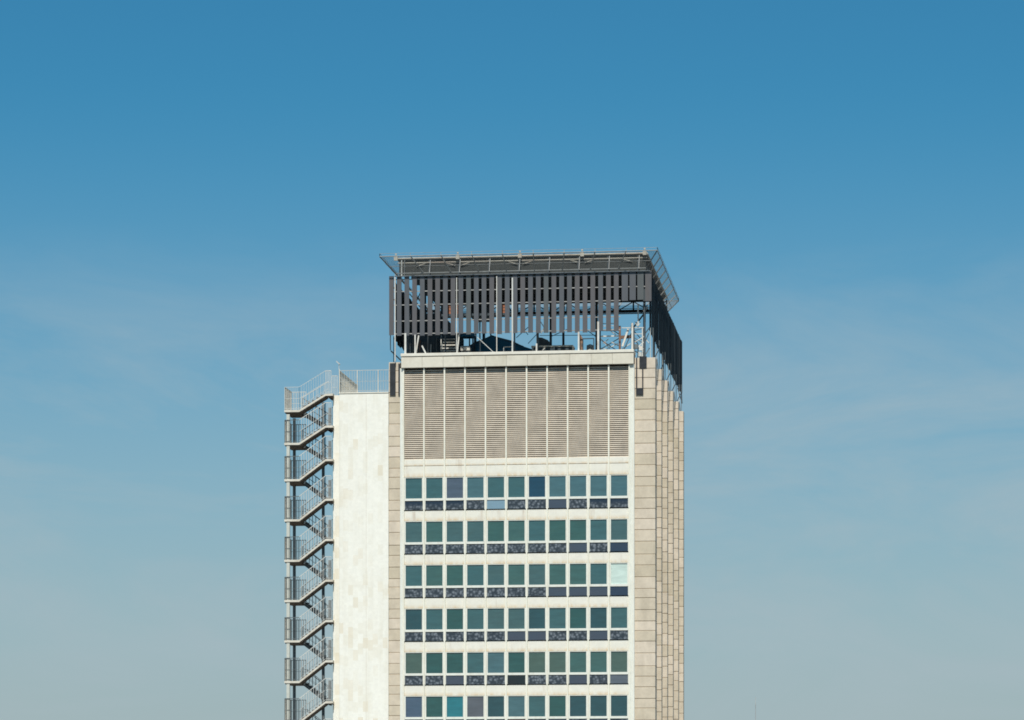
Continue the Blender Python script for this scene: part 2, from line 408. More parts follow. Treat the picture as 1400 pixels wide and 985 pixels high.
# window rows
FL = (893 - 654) / 4.0
def row_z(r, py): return ZL(py + FL * r)
def spandrel(i, z0, z1):
    a, b = x_bay[i] + .057, x_bay[i+1] - .057
    return MB().box(a, b, .02, .40, z0, z1).build('spandrel', M['spandrel'], tower, bevel=.012)
for i in range(11): spandrel(i, ZL(652.6), ZL(637.8))
lab_u = {'w': 'pale mint pane', 'n': 'dark navy pane', 'p': 'slate purple pane', 'c': 'bright turquoise pane', 'm': 'mauve grey pane'}
lab_l = {'l': 'plain sky blue pane', 'x': 'black pane', 'p': 'plain navy pane'}
for r in range(6):
    zt, zb = row_z(r, 654.0), row_z(r, 682.0)
    lt, lb = row_z(r, 685.2), row_z(r, 697.3)
    sb = row_z(r, 712.6)
    for i in range(11):
        a, b = x_bay[i] + .059, x_bay[i+1] - .059
        pa, pb_ = x_bay[i] + .165, x_bay[i+1] - .155
        fr = MB()
        fr.box(a, pa, -.03, .36, lt + .005, zt + .05)
        fr.box(a, pa - .06, -.03, .36, lb, lt + .004)
        fr.box(pb_ + .06, b, -.03, .36, lb, lt + .004)
        fr.box(pb_, b, -.03, .36, lt + .005, zt + .05)
        fr.box(pa, pb_, .0, .36, zt, zt + .05)
        fr.box(pa, pb_, -.02, .36, lt, zb)
        # sloping sill
        vs = [(a,.018,lb-.13),(b,.018,lb-.13),(b,.018,lb-.125),(a,.018,lb-.125),(a,.36,lb-.13),(b,.36,lb-.13),(b,.36,lb),(a,.36,lb)]
        fr.add(vs, [(0,1,2,3),(3,2,6,7),(5,4,7,6),(1,5,6,2),(4,0,3,7),(4,5,1,0)])
        w = fr.build('window', M['frame'], tower, bevel=.006)
        g = MB().box(pa, pb_, .07, .09, zb, zt).build('pane', G[{'t':R.choice('ttT'),'g':R.choice('ggJT')}.get(UP[r][i], UP[r][i])], w)
        if UP[r][i] in lab_u: g['label'] = lab_u[UP[r][i]]
        g2 = MB().box(pa - .06, pb_ + .06, .04, .06, lb, lt).build('lower_pane', LG[LO[r][i]], w)
        if LO[r][i] in lab_l: g2['label'] = lab_l[LO[r][i]]
        spandrel(i, sb, lb - .128)
# storeys below the picture: plain bands of glass and spandrel down to a lobby
lw = MB(); ls = MB()
r = 6
while row_z(r, 712) > 3.5:
    lw.box(U(551.2), U(861), .10, .14, row_z(r, 697.3), row_z(r, 654)); ls.box(U(551.2), U(861), .02, .40, row_z(r, 712.6), row_z(r, 698)); r += 1
lw.build('lower_glazing', G['t'], tower); ls.build('lower_spandrel', M['spandrel'], tower)
MB().box(U(551.2), U(861), .06, .40, BASE, row_z(r, 655)).build('lobby_wall', M['stone'], tower)

# ------------------------------------------------------------------ white service tower
VS = .12
st = thing('service_tower', (U(497, VS), 4, 0), 'windowless white tiled tower block left of the office windows', 'tower')
z_st = Z(538.2, 495, VS)
sx0, sx1 = U(463.7, VS), U(531.2, VS)
MB().box(sx0, sx1, VS, 8.6, BASE, z_st).build('wall', M['clad'], st, bevel=.02)
MB().box(U(455.2, VS + .6), sx0 - .002, VS + .6, 6.0, BASE, z_st - .03).build('side_wall', M['clad'], st, bevel=.02)
for px in (500.6,):
    MB().box(U(px, VS) - .012, U(px, VS) + .012, VS - .004, VS + .01, BASE, z_st - .1).build('expansion_joint', M['stair_paint'], st)
MB().box(sx0 - .04, sx1 + .0, VS - .05, VS + .3, z_st + .002, z_st + .09).build('coping', M['coping'], st, bevel=.01)

def baluster_run(a, b, h, n, t=.032, rail=.048, mids=(.5,), tm=.022):
    """railing between two floor points"""
    a, b = Vector(a), Vector(b); mb = MB(); up = Vector((0,0,h))
    mb.bar(a + up, b + up, rail)
    mb.bar(a + Vector((0,0,.12)), b + Vector((0,0,.12)), .03)
    for m_ in mids: mb.bar(a + up * m_, b + up * m_, tm)
    for k in range(n + 1):
        p = a.lerp(b, k / n); mb.bar(p, p + up, t)
    return mb
hr = Z(506.5, 495, VS) - z_st
rb = baluster_run((sx0, VS + .02, z_st + .09), (sx1, VS + .02, z_st + .09), hr - .09, 19, .022, .04)
rb.build('railing', M['pale_metal'], st)
rb = baluster_run((sx0, VS + .1, z_st + .05), (sx0, 8.4, z_st + .05), hr - .05, 34, .04, .06)
rb.build('railing', M['stair_paint'], st)
for px in (464.2, 488.5, 517):
    MB().box(U(px, VS) - .03, U(px, VS) + .03, VS - .02, VS + .04, z_st + .09, z_st + hr + (.1 if px < 470 else -.02)).build('railing_post', M['stair_paint'], st)

# little floodlight on the railing corner
fl = thing('floodlight', P(463, 507, VS), 'small floodlight on a short pole at the corner of the white tower railing', 'lamp')
q = P(463.4, 506, VS + .1)
MB().tube(q, q + Vector((0,0,.42)), .025).build('pole', M['rail'], fl)
h = MB(); h.prism([(q.x-.22, q.z+.62),(q.x-.16,q.z+.68),(q.x+.10,q.z+.44),(q.x+.04,q.z+.38)], q.y-.09, q.y+.09)
h.build('lamp_head', M['pale_metal'], fl)

# ------------------------------------------------------------------ fire staircase
LY = [560.8, 605.7, 655.4, 710.3, 765.6, 820.6, 875.8, 931.4, 986.6]
RY = [538.4, 582.0, 627.8, 682.0, 737.0, 792.7, 848.0, 903.0, 959.0, 1014.4]
VB = 2.9                                   # back of the stair
fs = thing('fire_staircase', (U(420, VS), 1, 0), 'open steel zigzag fire staircase climbing the left side of the white tower', 'staircase')
zl = [Z(y, 400, VS) for y in LY]; zr = [Z(y, 450, VS) for y in RY]
stp = zl[-2] - zl[-1]
while zl[-1] - stp > 1.2:
    zl.append(zl[-1] - stp)
while zr[-1] - stp > 1.2: zr.append(zr[-1] - stp)
xL0, xL1 = U(388.6, VS), U(409.0, VS)
xR0, xR1 = U(445.0, VS), U(455.1, VS)
xRb = U(454.9, VS + .6) - .02
VM0, VM1 = VS + 1.2, VS + 1.45
RH = 1.74
def flight(x0, z0, x1, z1, va, vb, front):
    """stringers, treads; sloping between two floor levels"""
    n = max(6, round(abs(z1 - z0) / .19))
    mb = MB()
    th = .16
    for v in (va, vb - .05):
        # stringer face runs along the nosings' lower side
        mb.add([(x0,v,z0-th),(x1,v,z1-th),(x1,v,z1),(x0,v,z0),(x0,v+.05,z0-th),(x1,v+.05,z1-th),(x1,v+.05,z1),(x0,v+.05,z0)],
               [(0,1,2,3),(5,4,7,6),(3,2,6,7),(1,0,4,5),(0,3,7,4),(2,1,5,6)], 0)
    # underside plate
    a, b = va + .06, vb - .06
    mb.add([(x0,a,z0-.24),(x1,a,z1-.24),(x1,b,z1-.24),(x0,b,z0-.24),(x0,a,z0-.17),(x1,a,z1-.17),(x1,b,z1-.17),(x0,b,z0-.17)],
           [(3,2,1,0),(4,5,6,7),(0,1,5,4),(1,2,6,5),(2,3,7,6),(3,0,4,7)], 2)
    lo, hi = ((x0,z0),(x1,z1)) if z0 < z1 else ((x1,z1),(x0,z0))
    for k in range(1, n):
        x = lo[0] + (hi[0]-lo[0]) * k / n; z = lo[1] + (hi[1]-lo[1]) * k / n
        run = (hi[0]-lo[0]) / n
        mb.box(x - run*.05, x + run*1.0, va + .055, vb - .055, z + .06, z + .13, 1)
        mb.box(x - run*.05, x + run*.04, va + .055, vb - .055, z - (hi[1]-lo[1])/n*.8, z - .04, 1)
        mb.box(x - run*.05, x + run*1.0, va + .006, va + .052, z - .02, z + .125, 1)
    o = mb.build('flight', [M['stair_paint'] if front else M['grey_shade'], M['tread'], M['stair_soffit']], fs)  # rear flights take the copy darkened for shade
    return o
def landing(x0, x1, v0, v1, z, name='landing'):
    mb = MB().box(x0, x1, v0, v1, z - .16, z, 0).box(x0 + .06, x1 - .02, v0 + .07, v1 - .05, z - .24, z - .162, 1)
    return mb.build('landing', [M['stair_paint'], M['stair_soffit']], fs)
nst = min(len(zl), len(zr) - 1)
for k in range(nst):
    a = landing(xL0, xL1, VS, VB, zl[k])
    top = k == 0
    mt = M['rail'] if top else M['grey_shade']
    baluster_run((xL0 + .03, VS + .03, zl[k]), (xL1, VS + .03, zl[k]), RH, 7, *((.016, .028) if top else (.034, .048))).build('railing', mt, a)
    baluster_run((xL0 + .03, VS + .1, zl[k]), (xL0 + .03, VB - .05, zl[k]), RH, 14, .05).build('railing', M['stair_paint'], a)
    baluster_run((xL0 + .03, VB - .03, zl[k]), (xL1, VB - .03, zl[k]), RH, 6).build('railing', mt, a)
    f = flight(xL1, zl[k], xR0, zr[k], VS, VM0, True)
    baluster_run((xL1, VS + .03, zl[k]), (xR0, VS + .03, zr[k]), RH, 11, *((.016, .028) if top else (.032, .048))).build('railing', M['rail'], f)
    baluster_run((xL1, VM0 - .03, zl[k]), (xR0, VM0 - .03, zr[k]), RH*.62, 7).build('railing', mt, f)
    if k + 1 < len(zr):
        b = landing(xR0, xR1, VS + .0, VS + .6, zr[k])
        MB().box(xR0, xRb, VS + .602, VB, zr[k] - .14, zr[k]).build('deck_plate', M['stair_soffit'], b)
        MB().box(U(451.2, VB) - .07, U(451.2, VB) + .07, VB - .2, VB - .06, zr[k], zr[k] + RH * (.98 if k else .02)).build('newel', M['grey_shade'], b)
        baluster_run((xR0, VS + .03, zr[k]), (xRb, VS + .03, zr[k]), RH, 4).build('railing', M['rail'], b)
        baluster_run((xR0, VB - .03, zr[k]), (xRb, VB - .03, zr[k]), RH, 4).build('railing', mt, b)
    if k > 0:
        f = flight(xL1, zl[k-1], xR0, zr[k], VM1, VB, False)
        baluster_run((xL1, VM1 + .03, zl[k-1]), (xR0, VM1 + .03, zr[k]), RH*.62, 8).build('railing', mt, f)
        baluster_run((xL1, VB - .03, zl[k-1]), (xR0, VB - .03, zr[k]), RH*.62, 8).build('railing', mt, f)
xp = U(393.6, VS)
MB().box(xp - .12, xp + .12, VS + .06, VS + .26, BASE, zl[0] - .31).build('post', M['stair_post'], fs)
MB().box(xp - .10, xp + .10, VB - .3, VB - .1, BASE, zl[0] - .31).build('post', M['grey_shade'], fs)
xq = U(442.6, VB)
MB().box(xq - .10, xq + .10, VB - .3, VB - .1, BASE, zr[0] - .31).build('post', M['grey_shade'], fs)

# ------------------------------------------------------------------ roof screens of vertical slats
VSC = -.02
scr_z1 = Z(374.5, 700, VSC); scr_z0 = Z(456.0, 700, VSC)
xs0, xs1 = U(532.0, VSC), U(888.5, VSC)
front = thing('slatted_screen', ((xs0+xs1)/2, VSC, z_cop1), 'dark grey slatted roof screen facing forward, above the cream cornice', 'roof screen', 'slatted screens round the rooftop')
N_SL = 34; pit = (xs1 - xs0) / (N_SL - .4); wid = pit * .60
k_short = N_SL - 5
for k in range(N_SL):
    x = xs0 + k * pit
    z0 = scr_z0 + R.uniform(-.05, .05)
    w = wid
    if k >= k_short + 1: z0 = Z(411.5, 860, VSC) + R.uniform(-.08,.08); w = pit * .80
    z1 = scr_z1 + R.uniform(-.03, .03)
    mb = MB().box(x, x + w, VSC, VSC + .03, z0, z1)
    mb.box(x, x + .03, VSC + .03, VSC + .09, z0, z1).box(x + w - .03, x + w, VSC + .03, VSC + .09, z0, z1)
    mb.build('slat', SL[R.choice([0,0,1,1,2])], front)
for py in (380.5, 397.0, 415.5, 437.5, 455.0):
    z = Z(py, 620, VSC); xe = xs1 if py < 412 else U(848, VSC)
    MB().box(xs0, xe, VSC + .10, VSC + .16, z - .032, z + .032).build('rail', M['rail_grey'], front)
zt = Z(374.8, 700, -.1)
MB().box(U(541,-.1), xs1, -.12, -.06, zt - .02, zt + .04).build('top_rail', M['rail_grey'], front)
# posts in front of and between the slats, standing on the cornice
for px, y0, w, mt in ((554.2, 456, .14, 'white_steel'), (567.6, 458, .10, 'white_steel'), (624.4, 380, .055, 'white_steel'), (679.2, 378, .055, 'white_steel'),
                      (700.6, 380, .10, 'rail'), (540.2, 376, .07, 'white_steel'), (733.6, 470, .11, 'white_steel'), (791.2, 454, .12, 'white_steel'), (817.9, 440, .14, 'white_steel')):
    z1 = Z(y0, px, VSC - .08)
    zb = z_cop1 if 549 < px < 866 else z_pil
    x = U(px, VSC - .08)
    MB().box(x - w/2, x + w/2, VSC - .13, VSC - .02, zb, z1).build('post', M[mt], front)

def brace(name, a, b, w, m, parent, v=None):
    return MB().bar(P(*a), P(*b), w).build(name, m, parent)
# the inclined struts between screen foot and cornice
brace('strut', (572.5, 459, .2), (568.4, 484.5, .2), .10, M['white_steel'], front)
brace('strut', (577.0, 473, .2), (582.6, 484.5, .2), .10, M['white_steel'], front)
brace('strut', (628.0, 455, .2), (625.0, 484, .2), .09, M['white_steel'], front)
brace('strut', (649.0, 458, .2), (676.0, 483, .2), .045, M['rail'], front)
brace('strut', (533.4, 462, .1), (533.6, 476, .1), .05, M['dark_steel'], front)
# brackets on the two pilaster heads
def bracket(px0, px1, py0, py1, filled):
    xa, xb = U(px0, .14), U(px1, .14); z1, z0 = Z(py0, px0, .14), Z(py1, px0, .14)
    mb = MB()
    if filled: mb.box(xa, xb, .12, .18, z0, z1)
    else:
        mb.box(xa, xa + .09, .10, .19, z0, z1); mb.box(xb - .09, xb, .10, .19, z0, z1 + .1)
        mb.box(xa + .091, xb - .091, .11, .18, z0, z0 + .5); mb.box(xa + .25, xb + .25, .12, .181, z1 - .75, z1 + .1)
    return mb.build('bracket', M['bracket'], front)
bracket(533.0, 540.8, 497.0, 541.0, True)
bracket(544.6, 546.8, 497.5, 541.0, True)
bracket(869.6, 879.6, 489.5, 540.0, False)

def side_screen(name, x, va, vb, n, label, skip=0):
    t = thing('slatted_screen', (x, (va+vb)/2, z_pil), label, 'roof screen', 'slatted screens round the rooftop')
    p = (vb - va) / n
    for k in range(n):
        if k < skip: continue
        v = va + k * p
        zz0 = scr_z0 + R.uniform(-.12,.12)
        dx = R.uniform(-.018, .018)
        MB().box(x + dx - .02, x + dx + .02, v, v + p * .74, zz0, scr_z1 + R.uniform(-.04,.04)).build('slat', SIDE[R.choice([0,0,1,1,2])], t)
    for z in (scr_z1 - .4, scr_z1 - 1.3, scr_z0 + .2):
        MB().box(x - .09, x - .03, va, vb, z - .04, z + .04).build('rail', M['dark_steel'], t)
    return t
sr = side_screen('r', xs1 - .02, .12, 34.6, 60, 'dark slatted roof screen running back along the right side above stone fins')
sl = side_screen('l', xs0 + .02, 2.6, 30.0, 46, 'dark slatted roof screen at the left side, partly hidden behind the front screen')
# posts that carry the side screen on the fins, with their base plates
for v in [VP] + fin_v:
    x = xp_r1 - .28
    for dx, m in ((-.12, 'pale_metal'), (.08, 'grey_shade')):
        MB().box(x + dx - .024, x + dx + .024, v + .3, v + .36, z_pil + .001, scr_z0 + .3).build('post', M[m], sr)
    if v > 1:
        for dz in (1.45, 1.98):
            MB().box(x - .45, x - .30, v - .07, v - .001, z_pil - dz - .22, z_pil - dz).build('base_plate', M['dark_steel'], sr)
        MB().box(x - .41, x - .35, v - .055, v - .006, z_pil - 1.45, z_pil + .5).build('post', M['grey_shade'], sr)
        MB().bar((x - .1, v + .33, z_pil + .9), (x - .1, v + 1.9, z_pil + .05), .06).build('strut', M['rail'], sr)
        MB().bar((x + .1, v + .2, z_pil + 1.6), (x - .3, v - 1.6, z_pil + .3), .05).build('strut', M['dark_steel'], sr)
MB().bar((xs1 - .05, 34.4, scr_z0 + .2), (xs1 + .0, 34.4, scr_z0 - .75), .06).build('post', M['dark_steel'], sr)
MB().bar((xs1 - .05, 29.8, scr_z0 - .1), (xs1 - .0, 34.4, scr_z0 - .75), .06).build('strut', M['dark_steel'], sr)
for v0, v1, y in ((1.0, 28, 1.0),):
    MB().bar((xs0 - .02, v0, scr_z0 - 1.0), (xs0 - .02, v1, scr_z0 - 1.0), .07).build('rail', M['dark_steel'], sl)
for v in (.6, 2.2, 8, 14, 20, 26): MB().bar((xs0 + .0, v, scr_z0 + .3), (xs0 + .0, v, scr_z0 - 1.0 if v != 2.2 else z_pil), .06).build('post', M['dark_steel'], sl)

# ------------------------------------------------------------------ helideck
VD0, VD1 = .75, 20.5
dz1 = Z(349.6, 700, VD0); dz0 = Z(353.8, 700, VD0)
dx0, dx1 = U(543.5, VD0), U(884.5, VD0)
hd = thing('helideck', ((dx0+dx1)/2, 10, z_cop1), 'square helicopter deck with outward sloping safety nets on top of the office block', 'helideck')
MB().box(dx0 + .03, dx1 - .03, VD0 + .1, VD1 - .03, dz0 + .02, dz1 - .02).build('deck', M['deck'], hd)
eb = MB()
eb.tube((dx0 - .1, VD0, dz1 - .05), (dx1 + .02, VD0, dz1 - .05), .070, 8)
eb.build('edge_beam', M['beam'], hd)
MB().tube((dx0, VD0 - .02, dz0 - .16), (dx1, VD0 - .02, dz0 - .16), .038, 8).build('edge_beam', M['beam'], hd)
for x in (dx0, dx1):
    MB().tube((x, VD0 + .12, dz1 - .06), (x, VD1, dz1 - .06), .08, 8).build('edge_beam', M['beam'], hd)
# girders under the deck edge
gz = Z(373.5, 700, VD0)
MB().box(dx0 + .1, dx1 - .1, VD0 + .14, VD0 + .2, gz, dz0 - .05).build('girder', M['girder'], hd)
for x in (dx1 - .3,):
    MB().box(x, x + .06, VD0 + .3, VD1 - .2, gz + .2, dz0 - .05).build('girder', M['girder'], hd)
for k in range(1, 8):
    v = VD0 + k * (VD1 - VD0) / 8
    MB().box(dx0 + .3, dx1 - .5, v - .1, v + .1, dz0 - .55, dz0 + .015).build('joist', M['deck'], hd)
# folded gusset braces under the front beam
for k in range(5):
    x = U((566, 626, 711, 796, 868)[k], VD0)
    mb = MB()
    for s in (-1, 1):
        if (k == 0 and s < 0) or (k == 4 and s > 0): continue
        mb.bar((x + s * 1.0, VD0 + .02, dz0 - .18), (x + s * .2, VD0 + .05, dz0 - .42), .08, .04)
    mb.build('gusset', M['beam'], hd)
# knobs: perimeter lights in their housings
for px in (541.5, 626.0, 711.0, 796.0, 881.5):
    x = U(px, VD0 - .1); z = dz1
    mb = MB().box(x - .14, x + .14, VD0 - .26, VD0 - .09, z - .22, z + .06).tube((x, VD0 - .15, z + .06), (x, VD0 - .15, z + .22), .04, 8)
    mb.tube((x, VD0 - .15, z + .22), (x, VD0 - .15, z + .30), .075, 8)
    mb.build('perimeter_light', M['beam'], hd)
# nets
OUT = 1.25; zi = gz + .02; VI = VD0 - .75
def net(p_in, p_out, q_in, q_out, n):
    """sloping frame between inner edge p_in..q_in and outer edge p_out..q_out"""
    fr = MB()
    fr.tube(p_out, q_out, .035, 6); fr.tube(p_in, q_in, .045, 6)
    mid0, mid1 = Vector(p_in).lerp(Vector(p_out), .42), Vector(q_in).lerp(Vector(q_out), .42)
    fr.tube(mid0, mid1, .022, 6)
    for k in range(n + 1):
        a = Vector(p_in).lerp(Vector(q_in), k / n); b = Vector(p_out).lerp(Vector(q_out), k / n)
        fr.tube(a, b, .045, 6)
        fr.bar(b, b + Vector((0, 0, .22)), .035)
    fo = fr.build('net_frame', M['net_steel'], hd)
    MB().add([p_in, q_in, q_out, p_out], [(0,1,2,3)]).build('net', M['net'], fo)
    return fo
fo_z = Z(347.0, 700, VI - OUT)
A = (dx0, VI + .05, zi); B = (dx1, VI + .05, zi)
A2 = (dx0 - OUT*.83, VI - OUT, fo_z); B2 = (dx1 + OUT*.75, VI - OUT, fo_z)
Cc = (dx1, VD1, zi); C2 = (dx1 + OUT*.75, VD1 + .6, fo_z)
D = (dx0, VD1, zi); D2 = (dx0 - OUT*.83, VD1 + .6, fo_z)
net(A, A2, B, B2, 9); net(B, B2, Cc, C2, 8); net(A, A2, D, D2, 8); net(D, D2, Cc, C2, 9)
# thin safety cable above the net's outer edge
cz = fo_z + .22
ca = MB()
pts = [(A2[0], A2[1]), (B2[0], B2[1]), (C2[0], C2[1]), (D2[0], D2[1])]
for i in range(4): ca.bar((*pts[i], cz), (*pts[(i+1) % 4], cz), .022)
ca.build('safety_cable', M['net_steel'], hd)
# vertical stays between deck beam and screen head, each beside a dark shadow bar
for k in range(9):
    px = 588.5 + 40.8 * (k - 0)
    if px > 880: break
    x = U(px, VD0 - .1)
    MB().bar((x, VD0 - .12, dz0), (x, VD0 - .6, gz), .06).build('stay_or_shadow', M['rail_grey'], hd)
    MB().bar((x - .14, VD0 + .1, dz0), (x - .14, VD0 + .1, gz), .10).build('stay_or_shadow', M['dark_steel'], hd)  # dark bar added to stand for the shadow beside each pale bar
x = U(549.5, .5); MB().bar((x, .4, dz0), (x, .4, gz - .2), .10).build('stay_or_shadow', M['pale_metal'], hd)
x = U(553.5, .5); MB().bar((x, .4, dz0), (x, .4, gz - .2), .08).build('stay_or_shadow', M['grey_shade'], hd)
# rear truss
tz1, tz0 = Z(413, 790, VD1), Z(427.3, 790, VD1)
tr = MB(); tr.box(dx0, dx1, VD1 - .1, VD1 + .1, tz0 - .11, tz0 + .11)
npan = 14
for k in range(npan + 1):
    x = dx0 + (dx1 - dx0) * k / npan
    tr.bar((x, VD1, tz0), (x, VD1, dz0), .12)
    if k < npan:
        x2 = dx0 + (dx1 - dx0) * (k + 1) / npan
        tr.bar((x, VD1, tz0 if k % 2 else dz0 - .1), (x2, VD1, dz0 - .1 if k % 2 else tz0), .07)
tr.build('truss', M['dark_steel'], hd)
# main columns and their cross braces
zr_ = z_cop0 - 1.22
cols = [U(p, 2.0) for p in (557, 640, 735, 800, 881)]
for j, v in enumerate((2.0, 11.0, 20.3)):
    for i, x in enumerate(cols):
        if v == 2.0 and i in (1, 3): continue
        if v > 15 and i not in (0, 2, 4): continue
        MB().box(x - .09, x + .09, v - .09, v + .09, zr_, dz0).build('column', M['dark_steel'], hd)
def diag(px0, py0, px1, py1, v, w=.07, m='dark_steel'):
    return MB().bar(P(px0, py0, v), P(px1, py1, v + .15), w).build('brace', M[m], hd)
for a in ((548,395,562,430,3), (556,440,575,400,4), (560,402,590,440,4), (575,445,592,405,5), (585,400,603,436,5), (563,452,577,432,4), (590,455,603,425,6),
          (880,430,863,452,2.2,.10), (866,452,880,468,2.2,.05), (738,459,815,458.5,8,.04), (752,461,777,450,9,.05), (803,452,822,466,9,.05), (722,470,735,456,5,.05), (706,462,724,446,6,.05),
          (712,446,722,458,6,.05), (739,440,744,448,4,.05,'rail'), (744,448,740,456,4,.05,'rail')):
    diag(*a)

# ------------------------------------------------------------------ plant and clutter on the roof
def box_thing(name, px0, px1, py0, py1, v, d, m, label, cat, extra=None, group=None):
    a, b = P(px0, py1, v), P(px1, py0, v)
    t = thing(name, ((a.x+b.x)/2, v + d/2, zr_), label, cat, group)
    MB().box(a.x, b.x, v, v + d, a.z, b.z).build('housing', M[m], t, bevel=.03)
    if a.z > zr_ + .02:
        for x in (a.x + .1, b.x - .1):
            for y in (v + .1, v + d - .1): MB().box(x - .05, x + .05, y - .05, y + .05, zr_, a.z).build('leg', M['dark_steel'], t)
    return t, a, b
t, a, b = box_thing('cooling_tower', 557, 604, 428, 486, 9, 5, 'machine', 'dark cooling unit behind the left end of the slatted roof screen', 'cooling unit')
g = MB()
for k in range(7):
    z = a.z + .6 + k * .45; g.box(a.x + .2, b.x - .2, 8.93, 8.998, z, z + .22)
g.build('grille', M['dark_steel'], t)
t, a, b = box_thing('cooling_tower', 640, 664, 404, 430, 14, 4, 'machine', 'dark machine housing hung high behind the middle of the slatted screen', 'cooling unit')
g = MB()
for k in range(4):
    z = a.z + .2 + k * .35; g.box(a.x + .1, b.x - .1, 13.93, 13.998, z, z + .18)
g.build('grille', M['dark_steel'], t)
for px0, px1, y0, y1, lab in ((609, 619, 415, 430.4, 'left orange drum seen between slats of the roof screen'), (620.5, 631, 414, 430.4, 'middle orange drum seen between slats beside a white post'), (684, 693.5, 414.5, 430.4, 'small ochre orange drum behind screen right of the others')):
    a, b = P(px0, y1, 1.5), P(px1, y0, 1.5)
    t = thing('drum', ((a.x+b.x)/2, 1.8, a.z), lab, 'drum', 'orange drums on the roof plant')
    MB().tube(((a.x+b.x)/2, 1.8, a.z), ((a.x+b.x)/2, 1.8, b.z), (b.x-a.x)/2, 16).build('barrel', M['orange'], t)
    rb = MB()
    for f in (.02, .35, .65, .97): rb.tube(((a.x+b.x)/2, 1.8, a.z + (b.z-a.z)*f - .02), ((a.x+b.x)/2, 1.8, a.z + (b.z-a.z)*f + .03), (b.x-a.x)/2 + .02, 16)
    rb.build('hoop', M['rust_steel'], t)
# platform that carries the drums and high housings
pa = P(604, 430.4, 1.5)
pt = thing('equipment_platform', (pa.x + 3, 1.8, zr_), 'dark steel platform carrying orange drums behind the slatted screen', 'platform')
x1 = U(706, 1.5)
MB().box(pa.x, x1, 1.3, 2.3, pa.z - .16, pa.z).build('platform_floor', M['dark_steel'], pt)
for x in (pa.x + .2, (pa.x + x1)/2, x1 - .2):
    for y in (2.0,): MB().box(x - .05, x + .05, y - .05, y + .05, zr_, pa.z - .161).build('leg', M['dark_steel'], pt)
# low plant wall behind the cornice on the left
t, a, b = box_thing('plant_room', 555, 627, 456, 492, 5.6, 3.0, 'machine', 'low black plant housing behind the small roof stairs', 'plant housing')
for px, y0, m in ((561, 470, 'rail_grey'), (564.5, 462, 'grey_shade'), (574, 466, 'rust_steel'), (585, 460, 'rail_grey'), (589, 472, 'pale_metal'), (597, 463, 'grey_shade')):
    p = P(px, y0, 5.3); q_ = P(px, 486, 5.3)
    MB().tube(q_, p, .045, 8).bar(p, p + Vector((0, .29, 0)), .09).build('pipe', M[m], t)
mb = MB()
for k in range(9): mb.box(U(577, 5.4) + .14 * k, U(577, 5.4) + .14 * k + .05, 5.52, 5.598, P(580, 478, 5.5).z, P(580, 468, 5.5).z)
mb.build('vent_grille', M['grey_shade'], t)
# small roof stair in front of it
sa = thing('roof_stairs', P(612, 484, 4.5), 'short steel roof stairs with pale treads behind the cornice', 'stairs')
for k, py in enumerate((464.5, 468.5, 472.5, 476.8, 480.5)):
    p0 = P(606 - .5 * k, py, 5.2 - .22 * k); p1 = P(623, py, 5.2 - .22 * k)
    MB().box(p0.x, p1.x, p0.y - .14, p0.y + .14, p0.z - .04, p0.z + .04).build('tread', M['white_steel'], sa)
for px in (604.5, 623.6):
    a, b = P(px, 462, 5.3), P(px, 486, 4.1)
    MB().bar(a, b, .06, .22).build('stringer', M['grey_shade'], sa)
rl = MB(); a, b = P(603, 450, 5.3), P(603, 470, 4.2); rl.bar(a, b, .05); rl.bar(a, a - Vector((0,0,.9)), .05); rl.bar(b, b - Vector((0,0,.8)), .05)
rl.build('handrail', M['rail'], sa)
# white cabinet
t, a, b = box_thing('air_conditioner', 629.5, 642.5, 473.0, 480.0, 5.0, .8, 'white_steel', 'small white air conditioning cabinet right of the roof stairs', 'air conditioner')
MB().tube((a.x + .35, 4.96, (a.z+b.z)/2), (a.x + .35, 4.998, (a.z+b.z)/2), .15, 14).build('fan_grille', M['grey_shade'], t)
t, a, b = box_thing('duct', 624, 648, 455, 460.5, 6.4, 1.2, 'canvas', 'dark duct above the white air conditioning cabinet', 'duct')
# navy canvas tent: gabled
tv0, tv1 = 7.5, 11.5
pts = [(640, 492), (640, 474), (648, 468.5), (672.5, 459.0), (700, 466.0), (716, 474.0), (735, 480.0), (735, 492)]
t = thing('canopy_tent', P(675, 484, tv0), 'large navy canvas tent with a peaked top behind the cornice', 'tent')
MB().prism([(P(x, y, tv0).x, P(x, y, tv0).z) for x, y in pts], tv0, tv1).build('canvas', M['canvas'], t)
MB().bar(P(672.5, 459.0, tv0 - .03), P(640, 474, tv0 - .03), .06).build('hem', M['machine'], t)
MB().bar(P(672.5, 459.0, tv0 - .03), P(716, 474, tv0 - .03), .06).build('hem', M['machine'], t)
# dark wedge housing right of tent
pts = [(735, 478), (735.5, 461.5), (741, 461.8), (749.5, 465.5), (749.5, 478)]
t = thing('plant_hood', P(742, 478, 6), 'dark green wedge shaped hood beside the right end of the tent', 'hood')
MB().prism([(P(x, y, 6).x, P(x, y, 6).z) for x, y in pts], 6, 7.5).build('hood', M['machine'], t)
MB().box(P(735,478,6).x, P(749,478,6).x, 6.0, 7.5, zr_, P(740,478,6).z - .002).build('plinth', M['machine'], t)
# low trough with pale top rail
t, a, b = box_thing('planter_box', 727, 783, 474.2, 486, 4.0, 1.4, 'machine', 'long low dark box with a pale rail along its top edge', 'box')
MB().box(a.x - .03, b.x + .03, 3.93, 5.43, b.z + .001, b.z + .12).build('top_rail', M['coping'], t)
for px in (728.5, 757.5, 783.0):
    x = U(px, 3.9); MB().box(x - .05, x + .05, 3.86, 3.925, zr_, b.z + .05).build('stile', M['white_steel'], t)
MB().bar(P(738.5, 483, 3.95), P(745, 476, 3.95), .06).build('stay_or_shadow', M['rail'], t)
